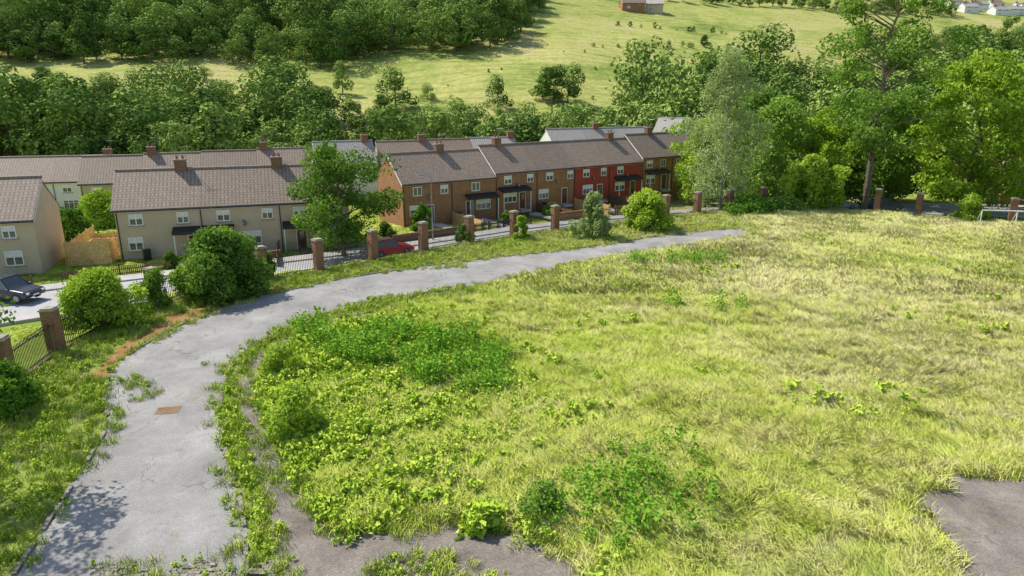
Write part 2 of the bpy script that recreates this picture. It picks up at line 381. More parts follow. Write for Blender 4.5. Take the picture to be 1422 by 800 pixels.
mb=MB()
for i in range(26):
    for j in range(22):
        if random.random()<0.25: continue
        x=-11.8+i*0.205+(j%2)*0.1; y=14.3+j*0.115
        if y>16.4+.3*math.sin(i*.6): continue
        M4=Matrix.Translation((x,y,0.034))@Matrix.Rotation(random.uniform(-.05,.05),4,'Z')
        mb.box(0,0.19,0,0.1,0,0.04+random.uniform(-.008,.008),M['kerb'] if random.random()<.75 else M['stone_cap'],M4)
mb.obj('block_paving')

STREET=[(-62,22),(-45,38.5),(-36,46),(-28,51),(-20,55.4),(-12,60.4),(-4,66.2),(4,72.6),(13,79),(22,85),(32,89.5),(45,91),(60,88),(85,80)]
def offset(pl,d):
    out=[]
    for i,p in enumerate(pl):
        a=pl[max(0,i-1)]; b=pl[min(len(pl)-1,i+1)]; L=math.hypot(b[0]-a[0],b[1]-a[1])
        out.append((p[0]-(b[1]-a[1])/L*d,p[1]+(b[0]-a[0])/L*d))
    return out
def ribbon(name,pl,offs,mat):
    pl=resample(smoothline(pl,1),1.0); lines=[offset(pl,o) for o,_ in offs]; n=len(pl)
    V=[];Fc=[]
    for (o,z),ln in zip(offs,lines):
        zz=TZ(np.array([p[0] for p in pl]),np.array([p[1] for p in pl]))
        V+=[(p[0],p[1],float(q)+z) for p,q in zip(ln,zz)]
    for k in range(len(offs)-1):
        for i in range(n-1): Fc.append((k*n+i,k*n+i+1,(k+1)*n+i+1,(k+1)*n+i))
    me=bpy.data.meshes.new(name); me.from_pydata(V,[],Fc); me.materials.append(mat); me.update()
    return link(bpy.data.objects.new(name,me))
ribbon('street',STREET,[(-3.1,0.1),(3.1,0.1)],M['street'])
ribbon('pavement',STREET,[(3.1,0.05),(3.1,0.22),(4.9,0.22),(4.9,-0.2)],M['pavement'])
ribbon('pavement',STREET,[(-4.6,-0.2),(-4.6,0.22),(-3.1,0.22),(-3.1,0.05)],M['pavement'])

# ------------------------------------------------------------------ boundary fence
fe=empty('boundary_fence')
mbp=MB(); mbr=MB(); rg=random.Random(2)
for i,(x,y) in enumerate(FENCE):
    a=FENCE[max(0,i-1)]; b=FENCE[min(len(FENCE)-1,i+1)]; an=math.atan2(b[1]-a[1],b[0]-a[0])
    h=2.35+rg.uniform(-.08,.08)
    M4=Matrix.Translation((x,y,0))@Matrix.Rotation(an,4,'Z')@Matrix.Rotation(rg.uniform(-.012,.012),4,'X')
    mbp.box(-.31,.31,-.31,.31,-1.6,h,M['brick_dark'],M4)
    mbp.box(-.36,.36,-.36,.36,h,h+.07,M['stone_cap'],M4)
    mbp.box(-.29,.29,-.29,.29,h+.07,h+.14,M['stone_cap'],M4)
for (x0,y0),(x1,y1) in zip(FENCE[:-1],FENCE[1:]):
    L=math.hypot(x1-x0,y1-y0); an=math.atan2(y1-y0,x1-x0)
    M4=Matrix.Translation((x0,y0,0))@Matrix.Rotation(an,4,'Z')
    mbr.box(.32,L-.32,-.02,.02,1.5,1.55,M['black'],M4); mbr.box(.32,L-.32,-.02,.02,.2,.25,M['black'],M4)
    mbp.box(.315,L-.315,-.12,.12,-1.6,.08,M['brick_dark'],M4)
    n=int((L-.7)/.125)
    for k in range(n):
        u=.4+k*(L-.8)/max(1,n-1); mbr.box(u-.013,u+.013,-.0125,.0125,.06,1.72,M['black'],M4)
mbp.obj('brick_pillars',fe); mbr.obj('railings',fe)

# ------------------------------------------------------------------ houses
def window(mb,x,z,w,h,y=0,bars=1,top=False):
    g=M['glass'];wh=M['white']
    mb.box(x-w/2+.05,x+w/2-.05,y-.03,y+.02,z+.05,z+h-.05,g)
    mb.box(x-w/2,x-w/2+.08,y-.06,y,z,z+h,wh); mb.box(x+w/2-.08,x+w/2,y-.06,y,z,z+h,wh)
    mb.box(x-w/2+.08,x+w/2-.08,y-.06,y,z,z+.09,wh); mb.box(x-w/2+.08,x+w/2-.08,y-.06,y,z+h-.09,z+h,wh)
    for b in range(bars):
        bx=x-w/2+w*(b+1)/(bars+1); mb.box(bx-.04,bx+.04,y-.055,y,z+.09,z+h-.09,wh)
    if top: mb.box(x-w/2+.08,x+w/2-.08,y-.052,y,z+h*.68,z+h*.68+.05,wh)
    if (int(x*37+w*11)%3)!=0: mb.box(x-w/2+.09,x+w/2-.09,y-.034,y-.0305,z+h*.55,z+h-.1,M['white_wall'])
    mb.box(x-w/2-.08,x+w/2+.08,y-.13,y,z-.09,z-.005,M['stone_cap'])
def house(name,loc,rz,W,wall,roof,E=4.9,Rg=7.7,D=7.0,canopy=None,upper=(.26,.76),lower=None,chim=None,endL=False,endR=False,door=.5,wall2=None,depthbase=2.5):
    e=empty(name,loc,rz); g=.004
    mb=MB(); xa,xb=(0 if endL else g),(W if endR else W-g)
    mb.prism([(0,-depthbase),(0,E),(D/2,Rg-.12),(D,E),(D,-depthbase)],xa,xb,M[wall])
    if wall2: mb.box(xa+.02,xb-.02,-.025,0.0-.001,0.1,E-.05,M[wall2])
    mb.obj('walls',e)
    ovL=.18 if endL else 0; ovR=.18 if endR else g
    sl=math.atan2(Rg-E,D/2); Ls=math.hypot(D/2,Rg-E)+.42
    for side in (0,1):
        m2=MB(); m2.box(-ovL,W+ovR,0,Ls,0,.09,M[roof])
        o=m2.obj('roof_slope',e)
        if side==0: o.location=(0,-.36,E-.36*math.tan(sl)+.06); o.rotation_euler=(sl,0,0)
        else: o.location=(W,D+.36,E-.36*math.tan(sl)+.06); o.rotation_euler=(sl,0,math.pi)
    m3=MB()
    m3.tube((-ovL,D/2,Rg+.15),(W+ovR,D/2,Rg+.15),.13,.13,M[roof],8)
    m3.box(-ovL,W+ovR-g,-.36,-.30,E-.36*math.tan(sl)-.10,E-.36*math.tan(sl)+.05,M['white'])
    m3.tube((-ovL,-.42,E-.3),(W+ovR,-.42,E-.3),.06,.06,M['black'],6)
    m3.tube((.15,-.06,-1),(.15,-.06,E-.2),.04,.04,M['black'],6)
    bar=[(-.36,E-.36*math.tan(sl)-.12),(D/2,Rg-.06),(D/2,Rg+.12),(-.36,E-.36*math.tan(sl)+.06)]
    if endR: m3.prism(bar,W+.181,W+.205,M['white'])
    if endL: m3.prism(bar,-.205,-.181,M['white'])
    m3.obj('gutters_and_ridge',e)
    mw=MB()
    for i,u in enumerate(upper): window(mw,W*u,3.25,1.15 if i%2==0 else 1.0,1.05,bars=1)
    if lower is None: lower=[(.28,1.9)]
    yw=-.026 if wall2 else 0
    for u,w in lower: window(mw,W*u,.95,w,1.25,y=yw,bars=2 if w>1.5 else 1,top=True)
    if (int(W*10+len(upper)*3+loc[0]*7)%3)==0:
        mw.tube((W*.55,-.12,3.0),(W*.55+.1,-.2,3.06),.3,.24,M['metal'],14); mw.tube((W*.55,0,2.9),(W*.55,-.14,3.0),.03,.03,M['metal'],6)
    mw.obj('windows',e)
    if door is not None:
        md=MB(); x=W*door
        md.box(x-.5,x+.5,-.07,0,.0,2.15,M['white']); md.box(x-.42,x+.42,-.09,-.071,.05,2.07,M['door'])
        md.box(x-.2,x+.2,-.1,-.091,1.2,1.85,M['glass']); md.box(x-.7,x+.7,-1.0,-.11,-.3,-.02,M['pavement'])
        md.obj('door',e)
    if canopy:
        x0,x1=canopy; mc=MB()
        mc.prism([(0-.028,2.95),(0-.028,2.75),(-1.25,2.38),(-1.25,2.62)],x0,x1,M['canopy'])
        mc.box(x0+.1,x0+.18,-1.15,-1.07,-.3,2.38,M['white']); mc.box(x1-.18,x1-.1,-1.15,-1.07,-.3,2.38,M['white'])
        mc.obj('canopy',e)
    if chim is not None:
        mh=MB(); x=chim
        mh.box(x-.5,x+.5,D/2-.35,D/2+.35,Rg-.8,Rg+.95,M['brick_dark']); mh.box(x-.56,x+.56,D/2-.41,D/2+.41,Rg+.95,Rg+1.06,M['stone_cap'])
        for q in (-.25,.25): mh.tube((x+q,D/2,Rg+1.06),(x+q,D/2,Rg+1.42),.12,.10,M['terracotta'],10)
        mh.tube((x+.53,D/2,Rg+.5),(x+.53,D/2,Rg+2.3),.018,.018,M['metal'],5)
        mh.tube((x+.0,D/2,Rg+2.15),(x+1.1,D/2,Rg+2.15),.014,.014,M['metal'],5)
        for q in range(5): mh.tube((x+.1+q*.2,D/2-.25,Rg+2.15),(x+.1+q*.2,D/2+.25,Rg+2.15),.009,.009,M['metal'],4)
        mh.obj('chimney',e)
    return e
def row(start,ang,units,z):
    x,y=start
    for k,u in enumerate(units):
        u=dict(u); W=u.pop('W'); nm=u.pop('name'); step=u.pop('step',0); z+=step
        house(nm,(x,y,z),ang,W,**u)
        x+=W*math.cos(ang); y+=W*math.sin(ang)
a=R(17.5); pb=dict(wall='pebble',roof='roof')
row((-35.4,60.2),a,[dict(name='pebbledash_house',W=6.9,endL=True,upper=(.24,.80),lower=[(.2,1.2)],canopy=(4.6,6.85),door=.9,chim=5.4,**pb),
 dict(name='pebbledash_house',W=6.9,upper=(.30,.86),lower=[(.62,1.9)],canopy=(.1,2.9),door=.12,chim=None,**pb),
 dict(name='pebbledash_house',W=6.6,endR=True,upper=(.3,.8),lower=[(.72,1.9)],canopy=(.3,3.2),door=.3,chim=.2,**pb)],-1.8)
row((-39.5-13*math.cos(a),55.6-13*math.sin(a)),a,[dict(name='pebbledash_house',W=6.5,endL=True,chim=3,**pb),dict(name='pebbledash_house',W=6.5,endR=True,upper=(.3,.72),lower=[(.72,1.3)],door=.2,chim=None,**pb)],-1.8)
a2=R(35.5); bk=dict(wall='brick',roof='roof')
row((-12.4,77.2),R(33.5),[dict(name='brick_house',W=6.2,endL=True,upper=(.3,.86),lower=[(.25,1.5)],door=.55,chim=None,**bk),
  dict(name='brick_house',W=6.2,upper=(.55,),endR=True,lower=[(.72,2.0)],canopy=(1.9,6.1),door=.4,chim=.4,**bk)],-1.7)
row((-2.06,84.05),a2,[dict(name='brick_house',W=6.3,endL=True,step=.45,upper=(.3,.85),lower=[(.35,2.0)],canopy=(.4,4.8),door=.65,chim=2.6,**bk),
  dict(name='brick_house',W=6.3,upper=(.35,.9),lower=[(.2,1.6)],door=.75,chim=None,**bk),
  dict(name='brick_house',W=6.3,wall2='render_red',upper=(.35,.85),lower=[(.4,1.8)],door=.75,chim=None,**bk),
  dict(name='brick_house',W=6.3,endR=True,wall2='render_red',upper=(.35,),lower=[(.35,1.8)],canopy=(1.0,5.6),door=.75,chim=3.2,**bk)],-1.7)
row((18.6,98.75),a2,[dict(name='brick_house',W=6.2,endL=True,step=.5,upper=(.25,.7),lower=[(.3,1.8)],canopy=(.6,4.9),door=.75,chim=4.6,**bk),
  dict(name='brick_house',W=6.2,endR=True,chim=None,**bk)],-1.25)
wl=dict(wall='white_wall',roof='roof')
row((-76,89.5),R(14),[dict(name='white_house',W=7,endL=True,chim=3,**wl),dict(name='white_house',W=7,chim=None,**wl),dict(name='white_house',W=7,endR=True,upper=(.25,.8),chim=6.4,door=.5,**wl)],-3.4)
row((-54,85.5),R(17.5),[dict(name='terraced_house',W=7,endL=(i==0),endR=(i==3),chim=(1.0 if i%2 else None),step=.15,**pb) for i in range(4)],-2.9)
gr=dict(wall='white_wall',roof='roof_grey')
row((-28,99.5),R(22),[dict(name='terraced_house',W=8.5,endL=True,endR=True,chim=7.5,**gr)],-1.9)
row((-19.4,103.2),R(22),[dict(name='terraced_house',W=7.5,endL=(i==0),endR=(i==2),chim=(7 if i!=1 else None),step=.1,wall='pebble',roof='roof' if i<2 else 'roof_grey') for i in range(3)],-2.2)
row((7.6,122),R(24),[dict(name='terraced_house',W=7,endL=(i==0),endR=(i==2),chim=(3 if i==1 else None),**gr) for i in range(3)],-1.2)
row((27,134),R(-30),[dict(name='white_house',W=6,endL=True,endR=True,chim=None,**gr)],0.4)
row((66,92),R(-20),[dict(name='brick_house',W=9,endL=True,chim=4,**bk),dict(name='brick_house',W=9,endR=True,chim=4,**bk)],-1.8)
for i,(x,y,w,rz) in enumerate([(58,385,12,.1),(71,389,9,-.2),(64,396,13,.4),(357,533,13,.1),(340,540,10,.3),(372,538,11,.2),(383,548,12,-.2),(350,554,11,.1),(366,558,10,.2),(395,566,13,0),(330,552,10,.1),(402,582,14,.3),(378,577,11,.2),(345,522,12,.2),(330,530,12,.4),(320,518,11,.1)]):
    house('farm_building' if i<3 else 'distant_house',(x,y,tz(x,y)),rz,w,wall=['brick','pebble','white_wall'][i%3] if i<3 else 'white_wall',roof='roof' if i%2<1 else 'roof_grey',D=8,E=4,Rg=6.5,endL=True,endR=True,door=None,chim=2)

def wallline(name,pl,h,w,mat,z=-1.75):
    mb=MB()
    for (x0,y0),(x1,y1) in zip(pl[:-1],pl[1:]):
        L=math.hypot(x1-x0,y1-y0); M4=Matrix.Translation((x0,y0,z))@Matrix.Rotation(math.atan2(y1-y0,x1-x0),4,'Z')
        mb.box(0,L-.01,-w/2,w/2,-.5,h,mat,M4)
    return mb.obj(name)
def timber_fence(name,pl,h,mat,z=-1.75,pale=.14,gap=.02,th=.025):
    mb=MB(); rg=random.Random(len(pl)+int(h*10))
    for (x0,y0),(x1,y1) in zip(pl[:-1],pl[1:]):
        L=math.hypot(x1-x0,y1-y0); M4=Matrix.Translation((x0,y0,z))@Matrix.Rotation(math.atan2(y1-y0,x1-x0),4,'Z')
        k=0
        while k+pale<L:
            mb.box(k,k+pale-gap,-th/2,th/2,-.3,h+rg.uniform(-.02,.02),mat,M4); k+=pale
        for zz in (.3,h-.3): mb.box(0,L,th/2+.001,th/2+.05,zz,zz+.08,mat,M4)
        n=max(1,int(L/1.9))
        for q in range(n+1): mb.box(q*L/n-.05,q*L/n+.05,th/2+.051,th/2+.15,-.4,h+.1,mat,M4)
    return mb.obj(name)
timber_fence('timber_fence',[(-38.8,58.0),(-35.6,59.0)],2.1,M['timber'],z=-1.6)
timber_fence('timber_fence',[(-38.8,58.0),(-41.6,67.0)],1.9,M['timber'],z=-1.6)
timber_fence('timber_fence',[(-36.6,64.6),(-39.9,63.6)],1.6,M['timber'],z=-1.5)
timber_fence('timber_fence',[(-35.6,59.0),(-36.3,61.2)],1.9,M['timber'],z=-1.6)
mb=MB()
for k in range(12): mb.box(0,2.4,k*.15,k*.15+.14,.52,.56,M['timber_dark'])
for q in (0,1.2,2.3): mb.box(q,q+.1,.05,1.7,-.3,.519,M['timber'])
for s_ in range(3): mb.box(.2,1.3,-.28*(s_+1),-.28*s_-.01,-.3,.40-.15*s_,M['timber'])
for q in (0,2.3):
    for w_ in (0,1.7): mb.box(q,q+.1,w_,w_+.1,.561,1.499,M['timber'])
mb.box(0,2.4,1.7,1.78,1.5,1.58,M['timber']); mb.box(0,.08,.1,1.69,1.5,1.58,M['timber'])
o=mb.obj('garden_deck'); o.location=(-38.6,60.6,-1.7); o.rotation_euler=(0,0,a)
pf=offset(STREET,5.4)
def seg(pl,a,b): return [p for p in resample(pl,2.0) if a<=p[0]<=b]
timber_fence('picket_fence',seg(pf,-48,-37),.9,M['timber_dark'],gap=.05)
timber_fence('picket_fence',seg(pf,-36,-29),.95,M['timber_dark'],gap=.06)
wallline('garden_wall',seg(pf,-28.5,-21),.9,.22,M['brick_dark'])
timber_fence('picket_fence',seg(pf,-20,-14),.95,M['black'],gap=.08)
wallline('garden_wall',seg(pf,-12.5,-5.5),1.0,.22,M['brick_dark'])
timber_fence('picket_fence',seg(pf,-5,3),1.0,M['black'],gap=.08)
wallline('garden_wall',seg(pf,4,11),1.0,.22,M['brick'])
timber_fence('picket_fence',seg(pf,12,20),1.0,M['timber_dark'],gap=.05)
for k,(x,y,a_) in enumerate([(-29.1,62.2,a),(-22.5,64.2,a),(-7.2,80.6,R(33.5)),(3.1,87.7,a2),(8.2,91.4,a2),(13.3,95,a2)]):
    dx,dy=math.sin(a_),-math.cos(a_)
    timber_fence('garden_fence',[(x+dx*.2,y+dy*.2),(x+dx*7,y+dy*7)],1.1,M['timber_dark' if k%2 else 'timber'],-1.75)
for k,(x,y,a_) in enumerate([(-30.2,61.6,a),(-24,63.6,a),(-9.4,79.1,R(33.5)),(-4.5,82.4,R(33.5)),(2.0,86.6,a2),(10.0,92.5,a2)]):
    mb=MB(); M4=Matrix.Translation((x,y,-1.70))@Matrix.Rotation(a_,4,'Z'); mb.box(-.6,.6,-8,-1.1,-.15,.06,M['pavement'],M4); mb.obj('garden_path')

# ------------------------------------------------------------------ vegetation builders
def leaves(P,size,rng,outdir=None,up=0.5,aspect=0.6,ow=.7):
    n=len(P)
    nr=rng.normal(size=(n,3)); nr/=np.linalg.norm(nr,axis=1)[:,None]
    if outdir is not None: nr=nr+outdir*ow
    nr[:,2]+=up; nr/=np.linalg.norm(nr,axis=1)[:,None]
    t=np.cross(nr,rng.normal(size=(n,3))); t/=np.linalg.norm(t,axis=1)[:,None]
    b=np.cross(nr,t); s=(size*rng.uniform(.6,1.3,n))[:,None]
    return np.stack([P+t*s*.5,P+b*s*.5*aspect+nr*s*.08,P-t*s*.5,P-b*s*.5*aspect+nr*s*.08],1).reshape(-1,3)
def tree_mesh(name,H,Rad,base,leafmat,seed,nclump=60,nleaf=90,lsize=.3,shape='round',trunk=.28,bark='bark',clr=None,limbs=22,flat=.7,drop=0,ow=.7,shell=.35,inner=.12):
    rng=np.random.default_rng(seed); rnd=random.Random(seed)
    mb=MB(); bm_=M[bark]
    C=[]; k=0
    while len(C)<nclump and k<20000:
        k+=1
        h=rng.uniform(0,1); a=rng.uniform(0,2*math.pi)
        if shape=='round': pr=math.sqrt(max(0,1-(2*h-1)**2))**.8*(1.0 if h<.5 else .95)
        elif shape=='cone': pr=(1-h)**.7*min(1,h*6+.3)
        elif shape=='column': pr=min(1,h*5+.3)*min(1,(1-h)*3.2+.1)
        else: pr=math.sqrt(max(0,1-h*h))
        rr=pr*math.sqrt(rng.uniform(inner,1))*Rad*(1+.22*math.sin(3*a+seed)+.14*math.sin(5*a+2*seed+h*5))
        C.append((rr*math.cos(a),rr*math.sin(a),base+h*(H-base)*(1+.05*math.sin(2*a+seed))))
    C=np.array(C)
    if clr is None: clr=Rad*.27
    if trunk>0:
        pts=[Vector((0,0,-.5))]; nseg=6; top=base+(H-base)*.8
        for i in range(1,nseg+1):
            z=top*i/nseg; pts.append(Vector((rnd.uniform(-1,1)*.03*z,rnd.uniform(-1,1)*.03*z,z)))
        for i in range(nseg): mb.tube(pts[i],pts[i+1],trunk*(1-i/nseg*.8),trunk*(1-(i+1)/nseg*.8),bm_,8,False)
        idx=rng.choice(len(C),min(limbs,len(C)),replace=False)
        for i in idx:
            c=Vector(C[i]); zt=max(base*.55,min(top,c.z-rnd.uniform(.25,.6)*math.hypot(c.x,c.y)-.5)); f=zt/top*nseg; j=max(0,min(nseg-1,int(f))); p=pts[j].lerp(pts[j+1],f-j)
            r0=trunk*.42*(1-.6*zt/top); m=p.lerp(c,.5)+Vector((rnd.uniform(-1,1),rnd.uniform(-1,1),rnd.uniform(0,1)))*.1*(c-p).length
            mb.tube(p,m,r0,r0*.6,bm_,6,False); mb.tube(m,c,r0*.6,r0*.15,bm_,5,False)
            for q in range(3):
                e=c+Vector((rnd.gauss(0,1),rnd.gauss(0,1),rnd.gauss(.1,.7)))*clr*.9
                s_=m.lerp(c,rnd.uniform(.3,.95)); mb.tube(s_,e,r0*.25,r0*.05,bm_,4,False)
    Ps=[];T=[];O=[]
    for c in C:
        n=int(nleaf*rng.uniform(.6,1.4)); r=clr*rng.uniform(.65,1.3)
        g=rng.normal(size=(n,3)); g/=np.linalg.norm(g,axis=1)[:,None]; g*=(rng.uniform(shell,1,n)**.6)[:,None]
        p=c+g*r*np.array([1,1,flat])
        if drop: p[:,2]-=rng.exponential(drop,n)*(rng.random(n)<.6)
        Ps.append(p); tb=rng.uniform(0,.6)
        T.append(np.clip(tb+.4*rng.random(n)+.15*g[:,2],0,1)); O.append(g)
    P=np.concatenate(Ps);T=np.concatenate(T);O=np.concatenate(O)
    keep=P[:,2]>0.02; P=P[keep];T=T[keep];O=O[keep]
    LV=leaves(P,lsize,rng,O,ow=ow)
    nb=len(mb.v)
    tq=[f for f in mb.f if len(f)==4]
    V=np.concatenate([np.array(mb.v).reshape(-1,3) if nb else np.zeros((0,3)),LV])
    LF=(np.arange(len(P)*4).reshape(-1,4)+nb)
    Fq=np.concatenate([np.array(tq,dtype=int).reshape(-1,4),LF]) if tq else LF
    mi=np.concatenate([np.zeros(len(tq)),np.ones(len(P))])
    tint=np.concatenate([np.zeros(nb),np.repeat(T,4)])
    return npmesh(name,V,Fq,[bm_,M[leafmat]],mi,tint)
def put(name,me,x,y,z=None,rz=0,s=1):
    o=bpy.data.objects.new(name,me); o.location=(x,y,tz(x,y) if z is None else z); o.rotation_euler=(0,0,rz)
    o.scale=(s,s,s) if not isinstance(s,tuple) else s
    return link(o)
def scatter_group(coll):
    g=bpy.data.node_groups.new('scatter_'+coll.name,'GeometryNodeTree')
    g.interface.new_socket('Geometry',in_out='INPUT',socket_type='NodeSocketGeometry')
    g.interface.new_socket('Geometry',in_out='OUTPUT',socket_type='NodeSocketGeometry')
    gi=g.nodes.new('NodeGroupInput'); go=g.nodes.new('NodeGroupOutput')
    ci=g.nodes.new('GeometryNodeCollectionInfo'); ci.inputs['Collection'].default_value=coll
    ci.inputs['Separate Children'].default_value=True; ci.inputs['Reset Children'].default_value=True
    ip=g.nodes.new('GeometryNodeInstanceOnPoints'); ip.inputs['Pick Instance'].default_value=True
    def na(n,t):
        a=g.nodes.new('GeometryNodeInputNamedAttribute'); a.data_type=t; a.inputs['Name'].default_value=n; return a.outputs['Attribute']
    L=g.links.new
    L(gi.outputs[0],ip.inputs['Points']); L(ci.outputs[0],ip.inputs['Instance'])
    L(na('idx','INT'),ip.inputs['Instance Index']); L(na('rot','FLOAT_VECTOR'),ip.inputs['Rotation']); L(na('scl','FLOAT_VECTOR'),ip.inputs['Scale'])
    L(ip.outputs[0],go.inputs[0]); return g
def protos(name,meshes):
    c=bpy.data.collections.new(name)
    for i,m in enumerate(meshes):
        o=bpy.data.objects.new(f'{name}_form_{i}',m); c.objects.link(o)
    return scatter_group(c),len(meshes)
def scatter(name,proto,P,rot,scl,rng):
    g,n=proto; k=len(P)
    if k==0: return
    me=bpy.data.meshes.new(name); me.vertices.add(k); me.vertices.foreach_set('co',np.asarray(P,np.float32).ravel())
    a=me.attributes.new('rot','FLOAT_VECTOR','POINT'); a.data.foreach_set('vector',np.asarray(rot,np.float32).ravel())
    scl=np.asarray(scl,np.float32)
    if scl.ndim==1: scl=np.stack([scl]*3,1)
    a=me.attributes.new('scl','FLOAT_VECTOR','POINT'); a.data.foreach_set('vector',scl.ravel())
    a=me.attributes.new('idx','INT','POINT'); a.data.foreach_set('value',rng.integers(0,n,k).astype(np.int32))
    o=bpy.data.objects.new(name,me); link(o); md=o.modifiers.new('scatter','NODES'); md.node_group=g
    return o

# woodland: billowing crowns built of a few large rounded leaf masses
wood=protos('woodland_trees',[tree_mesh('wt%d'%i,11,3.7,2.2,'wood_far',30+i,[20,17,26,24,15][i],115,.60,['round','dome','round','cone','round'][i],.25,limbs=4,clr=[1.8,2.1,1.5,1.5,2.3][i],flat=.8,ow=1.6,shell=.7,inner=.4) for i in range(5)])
def fill(poly,spacing,rng,cond=None):
    P=np.array(poly); x0,y0=P.min(0); x1,y1=P.max(0)
    gx,gy=np.meshgrid(np.arange(x0,x1,spacing),np.arange(y0,y1,spacing)); gx=gx.ravel()+rng.uniform(-.5,.5,gx.size)*spacing; gy=gy.ravel()+rng.uniform(-.5,.5,gy.size)*spacing
    k=inpoly(gx,gy,poly)&(np.abs(gx)<.80*gy+15)
    if cond is not None: k&=cond(gx,gy)
    return gx[k],gy[k]
rng=np.random.default_rng(5)
WX=[];WY=[];WS=[]
def addwood(poly,sp,s0,s1,cond=None,sf=None):
    x,y=fill(poly,sp,rng,cond); s=rng.uniform(s0,s1,len(x))*np.where(rng.random(len(x))<.15,1.25,1)
    if sf is not None: s=s*sf(x,y)
    WX.append(x);WY.append(y);WS.append(s)
addwood([(-420,238),(-190,240),(-150,250),(-58,250),(-52,264),(-8,266),(2,300),(12,345),(16,400),(-420,410)],8.4,.85,1.5,lambda x,y:vnoise(x,y,.05,3)<.62)
addwood([(-240,126),(-60,126),(-42,132),(-40,160),(-48,188),(-62,200),(-110,205),(-240,212)],8.2,.9,1.6,None,lambda x,y:np.where(y>178,.62,1.0))
addwood([(-46,130),(20,128),(70,134),(60,165),(20,172),(-48,170)],6.6,.5,1.05)
addwood([(-6,138),(45,142),(50,168),(0,160)],7,.7,1.15)
addwood([(-60,172),(10,172),(40,190),(-20,188),(-60,186)],7.5,.4,.8,lambda x,y:rng.random(x.shape)<.5)
addwood([(24,140),(110,112),(260,112),(330,300),(150,240),(70,215),(30,180)],8.2,.95,1.6)
addwood([(62,102),(120,92),(200,60),(260,112),(110,125),(60,112)],7,.8,1.2)
addwood([(150,300),(260,330),(380,400),(380,420),(230,370),(150,325)],9,.7,1.2)
addwood([(90,420),(300,490),(300,508),(90,433)],9,.6,1.0)
for x,y,s in [(12,205,1.2),(16,203,.9),(9,208,.8),(-4,200,.75),(-33,200,1.0),(-25,210,.6),(-52,218,.8),(48,232,.8),(80,300,.5),(-100,232,.5),(-80,236,.4)]:
    WX.append(np.array([x]));WY.append(np.array([y]));WS.append(np.array([s]))
for (x0,y0),(x1,y1),st in [((30,280),(95,300),5),((50,340),(120,345),5),((95,260),(150,330),4.5),((150,350),(300,420),5)]:
    n=int(math.hypot(x1-x0,y1-y0)/st); t=np.linspace(0,1,n); WX.append(x0+(x1-x0)*t+rng.normal(0,1.2,n)); WY.append(y0+(y1-y0)*t+rng.normal(0,1.2,n)); WS.append(rng.uniform(.1,.3,n))
WX=np.concatenate(WX);WY=np.concatenate(WY);WS=np.concatenate(WS)
n=len(WX); rot=np.zeros((n,3)); rot[:,2]=rng.uniform(0,6.28,n)
S=np.stack([WS*rng.uniform(.9,1.25,n),WS*rng.uniform(.9,1.25,n),WS*rng.uniform(.7,1.15,n)],1)
scatter('woodland',wood,np.stack([WX,WY,TZ(WX,WY)-.3],1),rot,S,rng)
sx=rng.normal(30,50,45); sy=rng.normal(215,40,45); k=(np.abs(sx)<.8*sy)&(sy>172); sx=sx[k];sy=sy[k]
scatter('hillside_scrub',wood,np.stack([sx,sy,TZ(sx,sy)-.4],1),np.zeros((len(sx),3)),rng.uniform(.05,.14,len(sx)),rng)

# individual trees
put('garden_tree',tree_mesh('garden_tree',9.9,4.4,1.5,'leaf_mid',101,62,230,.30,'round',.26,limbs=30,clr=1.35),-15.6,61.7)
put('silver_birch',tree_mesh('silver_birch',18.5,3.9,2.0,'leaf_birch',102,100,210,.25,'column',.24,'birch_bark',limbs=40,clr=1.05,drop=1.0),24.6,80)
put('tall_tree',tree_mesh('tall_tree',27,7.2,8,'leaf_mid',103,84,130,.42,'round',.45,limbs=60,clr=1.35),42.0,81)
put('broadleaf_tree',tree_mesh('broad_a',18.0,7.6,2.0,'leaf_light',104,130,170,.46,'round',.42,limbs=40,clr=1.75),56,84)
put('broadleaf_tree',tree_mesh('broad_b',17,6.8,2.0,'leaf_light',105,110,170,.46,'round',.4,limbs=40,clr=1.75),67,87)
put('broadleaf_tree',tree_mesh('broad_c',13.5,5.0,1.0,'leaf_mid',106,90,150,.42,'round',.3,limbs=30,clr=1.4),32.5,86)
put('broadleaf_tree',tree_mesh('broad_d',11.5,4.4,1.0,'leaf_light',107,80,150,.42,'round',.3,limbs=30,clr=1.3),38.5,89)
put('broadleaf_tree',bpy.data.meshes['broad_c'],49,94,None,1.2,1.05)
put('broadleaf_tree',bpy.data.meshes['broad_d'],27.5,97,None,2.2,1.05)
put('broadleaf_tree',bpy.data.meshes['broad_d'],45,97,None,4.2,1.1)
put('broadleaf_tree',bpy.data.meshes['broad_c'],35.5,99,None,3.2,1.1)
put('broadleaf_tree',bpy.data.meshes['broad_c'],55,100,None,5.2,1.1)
put('broadleaf_tree',tree_mesh('edge_tree',9.5,3.6,3.0,'leaf_mid',108,50,160,.22,'round',.2,limbs=24,clr=1.0),-21.0,19.4)
put('broadleaf_tree',bpy.data.meshes['edge_tree'],-25.6,24.6,-1.0,1.0,.82)
def bush(name,x,y,w,h,mat,seed,ncl=60,nl=170,ls=.16,shape='dome',cl=.26,z=None,sy=1,drop=0):
    me=tree_mesh(name,h*.90,w/2*.84,h*.05,mat,seed,ncl,int(nl*1.25),ls*1.2,shape,.05,limbs=8,clr=w*cl*.6,flat=.85,drop=drop)
    return put(name,me,x,y,z,0,(1,sy,1))
bush('round_bush',-19.3,43.4,6.0,4.4,'leaf_mid',201,90,230,.2,cl=.24)
bush('round_bush',-23.6,37.2,4.8,3.4,'leaf_light',202,80,190,.17,cl=.24)
bush('hedge',-22.2,40.7,1.8,2.4,'leaf_mid',203,40,90,.14,'column',.4)
